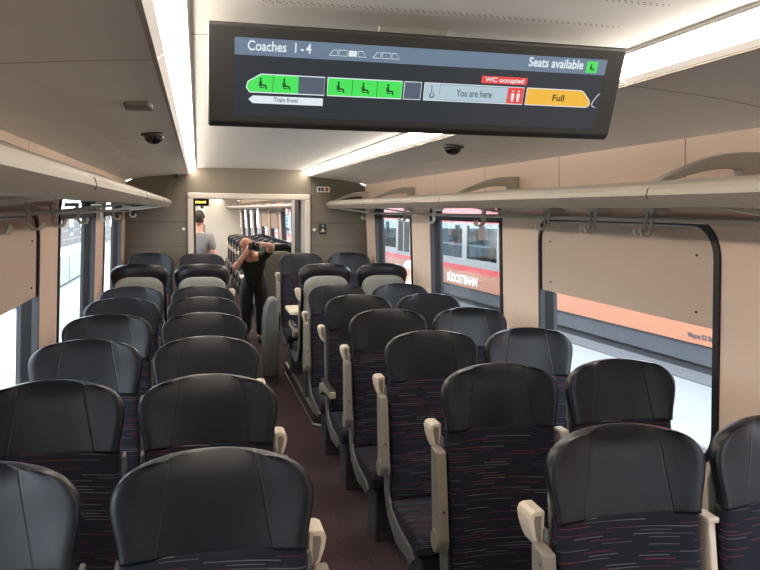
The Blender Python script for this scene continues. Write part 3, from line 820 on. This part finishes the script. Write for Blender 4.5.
srect('red_label', w0, w1, vt - .135, vt - .035, 's_red', .0010, LCD); stext('lettering', 'WC occupied', w0 + .010, vt - .060, w1 - .010, 's_white', .0016, LCD, cap=.062)
# full coach
f0, f1 = ux(524.6), ux(588.8)
pts = [(f0, vt), (f1 - .034, vt), (f1 - .026, vt + .015), (f1 - .004, vt + .13), (f1, vt + .18), (f1 - .003, vb - .02), (f1 - .010, vb), (f0, vb)]
spoly('coach_cell', pts, 's_yel', .0010, LCD); outline('coach_outline', pts, 's_white', .0016, LCD, .0018)
stext('lettering', 'Full', ux(551), (vt + vb) / 2 + .045, ux(562.5), 's_dark', .0016, LCD, cap=.09)
bm = tube(NB(), [sp(.997, vt + .03, D0 + .001), sp(.990, vt + .07, D0 + .001), sp(.981, vt + .15, D0 + .001), sp(.979, vt + .19, D0 + .001), sp(.982, vb - .02, D0 + .001), sp(.992, vb, D0 + .001)], .0008, 5); obj('coach_outline', bm, 's_white', LCD)

# ------------------------------------------------------------------ people
M['skin'] = mottled('skin', (.80, .46, .36), (.74, .41, .32), 12, .5)
M['c_black'] = mat('black_cloth', (.010, .010, .012), .9); M['c_green'] = mat('dark_green_cloth', (.018, .026, .02), .9); M['c_grey'] = mottled('grey_cloth', (.33, .34, .35), (.22, .23, .25), 30, .9)
M['c_blue'] = mat('blue_cloth', (.10, .25, .45), .9); M['c_white'] = mat('white_cloth', (.6, .62, .65), .9); M['c_red'] = mat('red_cloth', (.45, .10, .06), .9)
M['hair'] = mat('dark_hair', (.025, .018, .014), .7); M['hair_ginger'] = mat('thin_ginger_hair', (.62, .32, .22), .7); M['eye'] = mat('eye_dark', (.02, .015, .012), .3); M['lip'] = mat('lip', (.35, .12, .10), .5)

def skinned(name, chains, m, parent, sub=1, extra=None):
    """chains: list of lists of (point, radius); chains whose first point equals an earlier point are joined to it"""
    bm = NB(); key = {}; rad = []
    def vert(p, r):
        kk = tuple(round(a, 4) for a in p)
        if kk not in key: key[kk] = bm.verts.new(p); rad.append(r)
        return key[kk]
    for ch in chains:
        vs = [vert(p, r) for p, r in ch]
        for a, b in zip(vs, vs[1:]):
            if a is not b and bm.edges.get((a, b)) is None: bm.edges.new((a, b))
    me = bpy.data.meshes.new(name); bm.to_mesh(me); bm.free()
    o = bpy.data.objects.new(name, me); C.objects.link(o)
    md = o.modifiers.new('s', 'SKIN'); md.use_smooth_shade = True
    sv = me.skin_vertices[0].data
    for i, r in enumerate(rad):
        sv[i].radius = r if isinstance(r, tuple) else (r, r)
    sv[0].use_root = True
    sb = o.modifiers.new('sub', 'SUBSURF'); sb.levels = sub; sb.render_levels = sub
    dg = bpy.context.evaluated_depsgraph_get(); m2 = bpy.data.meshes.new_from_object(o.evaluated_get(dg)); m2.name = name
    bpy.data.objects.remove(o)
    bm = NB(); bm.from_mesh(m2)
    if extra: extra(bm)
    return obj(name, bm, m, parent, smooth=True, recalc=False)

def figure(root, J, shirt, trousers, hair, face, long_sleeve=False, head_r=(.075, .095, .115), shoes='c_black', hands=True, hairfull=True):
    """J: joints in root space. face: unit vector the face looks along"""
    V = {k_: Vector(v) for k_, v in J.items()}; f = Vector(face).normalized()
    hz = (V['head'] - V['neck']).normalized(); side = f.cross(hz).normalized(); f = hz.cross(side).normalized()
    R = Matrix((side, f, hz)).transposed()
    def head(bm):
        c_ = V['head']
        n0 = len(bm.verts)
        bmesh.ops.create_uvsphere(bm, u_segments=24, v_segments=16, radius=1, matrix=Matrix.Translation(c_) @ R.to_4x4() @ Matrix.Diagonal((*head_r, 1)))
        bm.verts.ensure_lookup_table()
        for v in bm.verts[n0:]:
            d = R.transposed() @ (v.co - c_)
            if d.z < 0: d.x *= 1 + .32 * d.z / head_r[2]; d.y *= 1 + (.22 * d.z / head_r[2] if d.y < 0 else .0)
            if d.y > 0: d.y *= .93
            v.co = c_ + R @ d
        H = lambda x, y, z: c_ + R @ Vector((x, y, z))
        # nose, brow, ears, chin
        ellipsoid(bm, H(0, .098, -.010), (.012, .018, .024), 10, 8, R); ellipsoid(bm, H(0, .080, -.092), (.022, .018, .014), 10, 8, R)
        ellipsoid(bm, H(0, .080, .030), (.048, .012, .008), 10, 6, R)
        for s in (-1, 1): ellipsoid(bm, H(s * .074, -.008, -.005), (.008, .018, .030), 10, 8, R)
    ch = [[(V['pelvis'], .095), (V['waist'], .09), (V['chest'], .125), (V['neckbase'], .06), (V['neck'], .052), (V['head'], .055)]]
    for s in 'LR':
        ch.append([(V['chest'], .125), (V['sh' + s], .058), (V['el' + s], .042), (V['wr' + s], .027), (V['ha' + s], .030)])
        ch.append([(V['pelvis'], .095), (V['hip' + s], .062), (V['kn' + s], .052), (V['an' + s], .038), (V['toe' + s], .030)])
    if hands:
        for s in 'LR':
            h = V['ha' + s]; d = (h - V['wr' + s]).normalized(); g = Vector(J.get('grip' + s, (0, 0, -1))).normalized()
            b = d.cross(g).normalized(); g = b.cross(d).normalized()
            def fing(bm, h=h, d=d, g=g, b=b, s=s):
                pass
            for i, (o_, ln) in enumerate(((-.027, .075), (-.009, .085), (.009, .080), (.027, .062))):
                p0 = h + b * o_ + d * .02; p1 = p0 + d * ln * .45; p2 = p1 + (d * .6 + g * .8) * ln * .35; p3 = p2 + (g - d * .2) * ln * .28
                ch.append([(h, .030), (p0, .010), (p1, .009), (p2, .008), (p3, .007)])
            sgn = -1 if s == 'L' else 1
            q0 = h - d * .02 + b * sgn * .03; ch.append([(h, .030), (q0, .012), (q0 + d * .03 + b * sgn * .02 + g * .015, .010), (q0 + d * .045 + b * sgn * .015 + g * .035, .008)])
    body = skinned('body', ch, 'skin', root, 1, head)
    # clothes
    sl = []
    for s in 'LR':
        e = V['sh' + s].lerp(V['el' + s], .75)
        sl.append([(V['chest'], (.16, .135)), (V['sh' + s], .070), (e, .060)] + ([(V['el' + s], .054), (V['el' + s].lerp(V['wr' + s], .9), .040)] if long_sleeve else []))
    skinned('shirt', [[(V['pelvis'] - (V['waist'] - V['pelvis']) * .25, .150), (V['pelvis'] + (V['waist'] - V['pelvis']) * .3, .140), (V['waist'], .132), (V['chest'], (.155, .130)), (V['neckbase'], .078)]] + sl, shirt, root)
    tr = [[(V['waist'].lerp(V['pelvis'], .5), .138), (V['pelvis'], .142)]]
    for s in 'LR': tr.append([(V['pelvis'], .130), (V['hip' + s], .126), (V['kn' + s], .076), (V['kn' + s].lerp(V['an' + s], .95), .056)])
    skinned('trousers', tr, trousers, root)
    for s in 'LR':
        a, t = V['an' + s], V['toe' + s]; bm = NB(); mid = (a + t) / 2; dd = (t - a); dd.z = 0
        rt = Matrix.Rotation(math.atan2(dd.y, dd.x), 3, 'Z'); ellipsoid(bm, mid + Vector((0, 0, -.015)), (.14, .048, .045), 16, 10, rt); obj('shoe', bm, shoes, root, smooth=True)
    # hair cap, eyes, mouth
    H = lambda x, y, z: V['head'] + R @ Vector((x, y, z))
    bm = NB(); ellipsoid(bm, H(0, -.014, .018), (head_r[0] * 1.06, head_r[1] * 1.0, head_r[2] * (1.0 if hairfull else .93)), 24, 16, R)
    geom = [v for v in bm.verts if ((R.transposed() @ (v.co - V['head'])).z < (.0 if hairfull else .045) and (R.transposed() @ (v.co - V['head'])).y > -.02) or (R.transposed() @ (v.co - V['head'])).z < -.06]
    bmesh.ops.delete(bm, geom=geom, context='VERTS'); ho = obj('hair', bm, hair, root, smooth=True)
    for s in (-1, 1): bm = NB(); ellipsoid(bm, H(s * .030, .083, .012), (.011, .007, .007), 10, 8, R); obj('eye', bm, 'eye', root, smooth=True)
    bm = NB(); ellipsoid(bm, H(0, .083, -.055), (.022, .007, .006), 10, 8, R); obj('mouth', bm, 'lip', root, smooth=True)
    return root

# bent-over person with a camera in the doorway
P1 = empty('person', (.12, 9.75, 0))
def rel(P, d): return {k_: (v[0] - P[0], v[1] - P[1], v[2] - P[2]) if not k_.startswith('grip') else v for k_, v in d.items()}
JJ = dict(pelvis=(.16, 9.85, .80), waist=(.15, 9.76, .93), chest=(.115, 9.58, 1.08), neckbase=(.10, 9.47, 1.165), neck=(.08, 9.40, 1.20), head=(.052, 9.33, 1.262),
    shL=(-.01, 9.53, 1.12), elL=(-.105, 9.13, 1.03), wrL=(.015, 9.02, 1.22), haL=(.045, 9.01, 1.275), shR=(.25, 9.55, 1.13), elR=(.335, 9.15, 1.285), wrR=(.20, 9.02, 1.315), haR=(.155, 9.01, 1.315),
    hipL=(.07, 9.86, .76), knL=(.06, 9.80, .43), anL=(.05, 9.90, .07), toeL=(.05, 9.74, .05), hipR=(.25, 9.86, .76), knR=(.25, 9.80, .43), anR=(.24, 9.92, .07), toeR=(.25, 9.76, .05),
    gripL=(.6, 0, .6), gripR=(-.6, 0, -.4))
figure(P1, rel(P1.location, JJ), 'c_green', 'c_black', 'hair_ginger', (.12, -1, -.05), hairfull=False)
tag(P1, 'person in dark top and black trousers bending forward with camera raised in doorway', 'person')
r = empty('camera', (.10, 8.985, 1.295)); bm = box(NB(), -.062, .062, -.03, .03, -.042, .038); obj('camera_body', bm, 'black', r, bevel=.010)
bm = NB(); cyl(bm, (0, -.055, -.002), .034, .06, 1, 24); obj('lens', bm, 'domeblack', r, bevel=.004)
bm = box(NB(), -.02, .02, -.02, .02, .038, .055); obj('viewfinder', bm, 'black', r, bevel=.004)
tag(r, 'black camera held up to the face of the bending person', 'camera')

def standing(name, loc, rz, h, shirt, trousers, hair, label, group=None):
    r = empty('person', loc, rz); k_ = h / 1.75
    J = dict(pelvis=(0, 0, .93), waist=(0, .0, 1.07), chest=(0, 0, 1.27), neckbase=(0, .0, 1.44), neck=(0, .005, 1.49), head=(0, .015, 1.625),
        shL=(-.17, 0, 1.39), elL=(-.22, -.02, 1.12), wrL=(-.23, .04, .88), haL=(-.235, .06, .81), shR=(.17, 0, 1.39), elR=(.22, -.02, 1.12), wrR=(.23, .04, .88), haR=(.235, .06, .81),
        hipL=(-.09, 0, .88), knL=(-.10, .02, .49), anL=(-.10, -.02, .09), toeL=(-.10, .13, .045), hipR=(.09, 0, .88), knR=(.10, .02, .49), anR=(.10, -.02, .09), toeR=(.10, .13, .045), gripL=(.5, .3, -.2), gripR=(-.5, .3, -.2))
    figure(r, J, shirt, trousers, hair, (0, 1, 0)); r.scale = (k_, k_, k_); tag(r, label, 'person', group)
    return r
standing('p', (-.515, 10.45, 0), math.radians(-25), 1.70, 'c_grey', 'c_black', 'hair', 'dark-haired person in grey shirt standing with back turned beyond the doorway')

# LED sign and icon pillar in the far coach
r = empty('destination_display', (-.50, 9.32, 1.80)); bm = box(NB(), -.16, .10, -.03, .03, -.045, .045); obj('case', bm, 'black', r, bevel=.006)
M['led_y'] = mat('amber_leds', (.1, .08, .01), .4, emis=(1, .75, .1), es=4); M['led_p'] = mat('pink_leds', (.1, .02, .1), .4, emis=(1, .25, .8), es=4)
bm = NB()
for i in range(26):
    if i % 5 != 4: box(bm, -.085 + i * .0058, -.081 + i * .0058, -.032, -.030, -.012, .012 if i % 3 else .005)
obj('amber_text', bm, 'led_y', r); bm = box(NB(), -.135, -.10, -.032, -.030, -.012, .016); obj('pink_text', bm, 'led_p', r)
bm = box(NB(), -.02, .02, -.01, .01, .045, .34); obj('hanger', bm, 'black', r)
tag(r, 'small black LED display with amber text hanging beyond the doorway', 'display')
r = empty('sign_pillar', (-.47, 11.3, 0)); bm = box(NB(), -.045, .045, -.03, .03, 0, 2.12); obj('post', bm, 'shell', r, bevel=.01)
bm = box(NB(), -.05, .05, -.036, -.030, 1.50, 1.80); pl = obj('sign_board', bm, 'white', r)
for z, m_ in ((1.75, 'dkprint'), (1.66, 'red'), (1.56, 'c_blue')):
    bm = NB(); cyl(bm, (0, -.038, z), .026, .003, 1, 20); obj('pictogram', bm, m_, pl)
tag(r, 'narrow pillar with white pictogram board beyond the doorway', 'sign')

# ------------------------------------------------------------------ outside
M['paving'] = mat('pale_paving', (.62, .64, .64), .8)
if True: pass
def paving():
    m = M['paving']; t = NT(m); tc = t.n('ShaderNodeTexCoord')
    br = t.n('ShaderNodeTexBrick'); br.inputs['Scale'].default_value = 1.0; br.inputs['Brick Width'].default_value = .8; br.inputs['Row Height'].default_value = .8
    br.inputs['Mortar Size'].default_value = .008; br.offset = 0
    br.inputs['Color1'].default_value = (.155, .165, .165, 1); br.inputs['Color2'].default_value = (.138, .148, .150, 1); br.inputs['Mortar'].default_value = (.12, .125, .13, 1)
    t.l(tc.outputs['Object'], br.inputs['Vector']); t.l(br.outputs['Color'], t.b.inputs['Base Color'])
paving()
M['asphalt'] = mottled('dark_asphalt', (.07, .073, .08), (.055, .058, .065), 6, .9)
TR_ANG = math.radians(3.8)
def tf(x, y): # train frame: point (x from its near side, y along) -> world
    return (6.6 + x * math.cos(TR_ANG) - (y - 9) * math.sin(TR_ANG), 9 + x * math.sin(TR_ANG) + (y - 9) * math.cos(TR_ANG))
bm = NB(); prism(bm, [(1.42, -12), tf(-.60, -12), tf(-.60, 60), (1.42, 60)], 2, -.75, -.55); struct(obj('platform', bm, 'paving'), 'pale paved station platform beside the right windows')
bm = NB(); prism(bm, [tf(-.60, -12), tf(-.12, -12), tf(-.12, 60), tf(-.60, 60)], 2, -.75, -.535); struct(obj('platform_edge', bm, 'asphalt'), 'dark edge strip of the platform along the other train')
bm = box(NB(), -1.5, 80, -40, 140, -1.6, -1.5); struct(obj('ground', bm, 'asphalt'))
M['concrete'] = mottled('pale_concrete', (.30, .31, .315), (.26, .27, .275), .8, .85)
bm = box(NB(), -80, -1.5, -40, 140, -1.6, -1.5); struct(obj('ground_left', bm, 'concrete'), 'pale concrete yard beside the left windows')
# neighbouring train
M['copper'] = mottled('copper_paint', (.33, .135, .075), (.31, .125, .07), 1, .35, coat=.3)
M['t_red'] = mat('bright_red_paint', (.42, .025, .03), .35, coat=.3); M['t_white'] = mat('white_paint', (.20, .205, .205), .35); M['t_dark'] = mat('dark_grey_paint', (.05, .055, .065), .4); M['t_under'] = mottled('underframe_grey', (.055, .06, .07), (.04, .045, .055), 3, .7)
T = empty('passenger_train', (6.6, 9, 0), TR_ANG); Y0, Y1 = -16, 42
tag(T, 'copper and red passenger train standing across the platform', 'train')
bm = box(NB(), 0, .08, Y0, Y1, -.17, .23); box(bm, 2.72, 2.8, Y0, Y1, -.17, .37); obj('lower_body', bm, 'copper', T)
bm = box(NB(), -.004, .08, Y0, Y1, .23, .37); obj('red_stripe', bm, 't_red', T)
bm = box(NB(), .15, 2.6, Y0, Y1, -.95, -.47); box(bm, .05, .15, Y0, Y1, -.47, -.17); obj('underframe', bm, 't_under', T)
bm = box(NB(), .10, 2.70, Y0, Y1, -.46, -.42); obj('inner_floor', bm, 't_dark', T)
bm = box(NB(), 2.72, 2.8, Y0, Y1, .37, .6); box(bm, 2.72, 2.8, Y0, Y1, 1.38, 2.5)
for q in range(29): box(bm, 2.72, 2.8, Y0 + 2 * q, Y0 + 2 * q + .3, .6, 1.38)
obj('far_side', bm, 't_white', T)
bm = prism(NB(), [(0, 1.45), (0, 2.15), (.12, 2.45), (.5, 2.68), (1.4, 2.75), (2.3, 2.68), (2.8, 2.4), (2.8, 2.3), (.1, 1.75), (.1, 1.45)], 1, Y0, Y1); obj('roof', bm, 't_red', T)
y = Y0; i = 0
while y < Y1 - .5:
    door = i % 4 == 0; wL = 1.3 if door else 2.0
    a, b = y, min(Y1, y + wL)
    if door:
        bm = box(NB(), -.02, .05, a, b - .02, .38, 1.50); d_ = obj('door', bm, 't_white', T); d_['label'] = 'pale train door with tall glass'
        for q in (a + .12, a + .70):
            bm = box(NB(), -.026, -.018, q, q + .46, .48, 1.40); obj('door_glass', bm, 'domeblack', d_)
    else:
        bm = box(NB(), .0, .06, a, b, .37, .55); box(bm, 0, .06, a, b, 1.38, 1.46); box(bm, 0, .06, a, a + .14, .55, 1.38); box(bm, 0, .06, b - .14, b, .55, 1.38)
        obj('window_band', bm, 't_white' if i % 3 else 't_dark', T)
        bm = box(NB(), .02, .035, a + .14, b - .14, .55, 1.38); obj('train_window', bm, 'glass_dark', T)
    y = b; i += 1
# lettering on the side facing us
def side_text(body, wy, z, size, m, name='lettering'):
    lx, ly = (0, (wy - 9))
    text(name, body, size, m, T, (-.006, ly, z), (PI / 2, 0, -PI / 2), .002, bold=size * .03)
M['letter'] = mat('white_lettering', (.62, .62, .62), .6)
side_text('S\u00dcDOSTBAHN', 19.3, -.09, .30, 'letter')
side_text('Wagen K3 5d', 9.85, -.085, .095, 't_under')
# passengers on the platform and in the train
standing('p', (2.15, 9.6, -.55), math.radians(150), 1.62, 'c_white', 'c_blue', 'c_white', 'pale-haired person in white standing on the platform outside the farthest right window')
for (u, y, rz, sh, hr, lab) in ((.45, 19.4, 80, 'c_blue', 'hair', 'person in blue top inside the neighbouring train'), (.50, 18.65, 100, 'c_white', 'hair', 'person in white shirt inside the neighbouring train'), (.45, 19.95, 60, 'c_red', 'hair', 'person in red top inside the neighbouring train')):
    X_, Y_ = tf(u, y); standing('p', (X_, Y_, -.42), math.radians(rz), 1.65, sh, 'c_black', hr, lab)

# left side : neighbouring platform, building, pale container
M['brick'] = mat('brown_cladding', (.30, .22, .17), .8)
t = NT(M['brick']); tc = t.n('ShaderNodeTexCoord'); sx = t.n('ShaderNodeMapping'); sx.inputs['Rotation'].default_value = (PI / 2, 0, PI / 2)
br = t.n('ShaderNodeTexBrick'); br.inputs['Scale'].default_value = 1; br.inputs['Brick Width'].default_value = 1.6; br.inputs['Row Height'].default_value = .55; br.inputs['Mortar Size'].default_value = .03; br.offset = 0
br.inputs['Color1'].default_value = (.15, .115, .095, 1); br.inputs['Color2'].default_value = (.12, .13, .13, 1); br.inputs['Mortar'].default_value = (.27, .27, .26, 1)
sv = t.n('ShaderNodeSeparateXYZ'); cb = t.n('ShaderNodeCombineXYZ'); t.l(tc.outputs['Object'], sv.inputs[0]); t.l(sv.outputs['Y'], cb.inputs[0]); t.l(sv.outputs['Z'], cb.inputs[1]); t.l(cb.outputs[0], br.inputs['Vector']); t.l(br.outputs['Color'], t.b.inputs['Base Color'])
r = empty('building', (-9, 45, -1.5))
bm = box(NB(), -6, 0, -40, 60, 0, 2.6); obj('wall', bm, 'brick', r); bm = box(NB(), -6.2, .3, -40.4, 60.4, 2.6, 2.8); obj('roof', bm, 't_white', r)
for i in range(16):
    bm = box(NB(), -.02, .03, -38 + i * 4.8, -36.2 + i * 4.8, 1.3, 2.5); w_ = obj('window', bm, 't_white', r); bm = box(NB(), .03, .04, -37.9 + i * 4.8, -36.3 + i * 4.8, 1.4, 2.4); obj('pane', bm, 'domeblack', w_)
tag(r, 'low brown clad building seen through the left windows', 'building')
r = empty('goods_container', (-5.9, 34, -1.5)); bm = box(NB(), -1.2, 0, -8, 14, .1, 1.22); obj('body', bm, 'c_white2' if 'c_white2' in M else mat('pale_blue_panel', (.33, .38, .43), .5), r)
bm = NB()
for i in range(6): box(bm, .0, .02, -7.9 + i * 4.3, -7.8 + i * 4.3, .1, 1.22)
obj('ribs', bm, 't_white', r); bm = box(NB(), -1.1, -.1, -7.9, 13.9, 0, .1); obj('skids', bm, 't_under', r)
tag(r, 'pale blue container standing outside the left windows', 'container')

# ------------------------------------------------------------------ light, world, camera
w = bpy.data.worlds.new('World'); sc.world = w; w.use_nodes = True; nt = w.node_tree
bg = nt.nodes['Background']; bg.inputs['Color'].default_value = (.84, .92, 1.0, 1); bg.inputs['Strength'].default_value = 7.5



cam = bpy.data.cameras.new('camera'); co = bpy.data.objects.new('scene_camera', cam); C.objects.link(co)
cam.sensor_width = 36; cam.lens = 36 * 762 / 760; cam.clip_start = .05; cam.clip_end = 400
yaw, pitch, roll = .235, .097, .011
cy, sy_, cp, sp_, cr, sr = math.cos(yaw), math.sin(yaw), math.cos(pitch), math.sin(pitch), math.cos(roll), math.sin(roll)
fwd = Vector((sy_ * cp, cy * cp, -sp_)); rt = Vector((cy, -sy_, 0)); up = rt.cross(fwd)
r2 = cr * rt + sr * up; u2 = -sr * rt + cr * up
mw = Matrix((r2, u2, -fwd)).transposed().to_4x4(); mw.translation = Vector((-.533, 0, 1.72)); co.matrix_world = mw
sc.camera = co
sc.view_settings.view_transform = 'Standard'; sc.view_settings.look = 'None'; sc.view_settings.gamma = 1; sc.view_settings.exposure = 0.30
sc.cycles.max_bounces = 8
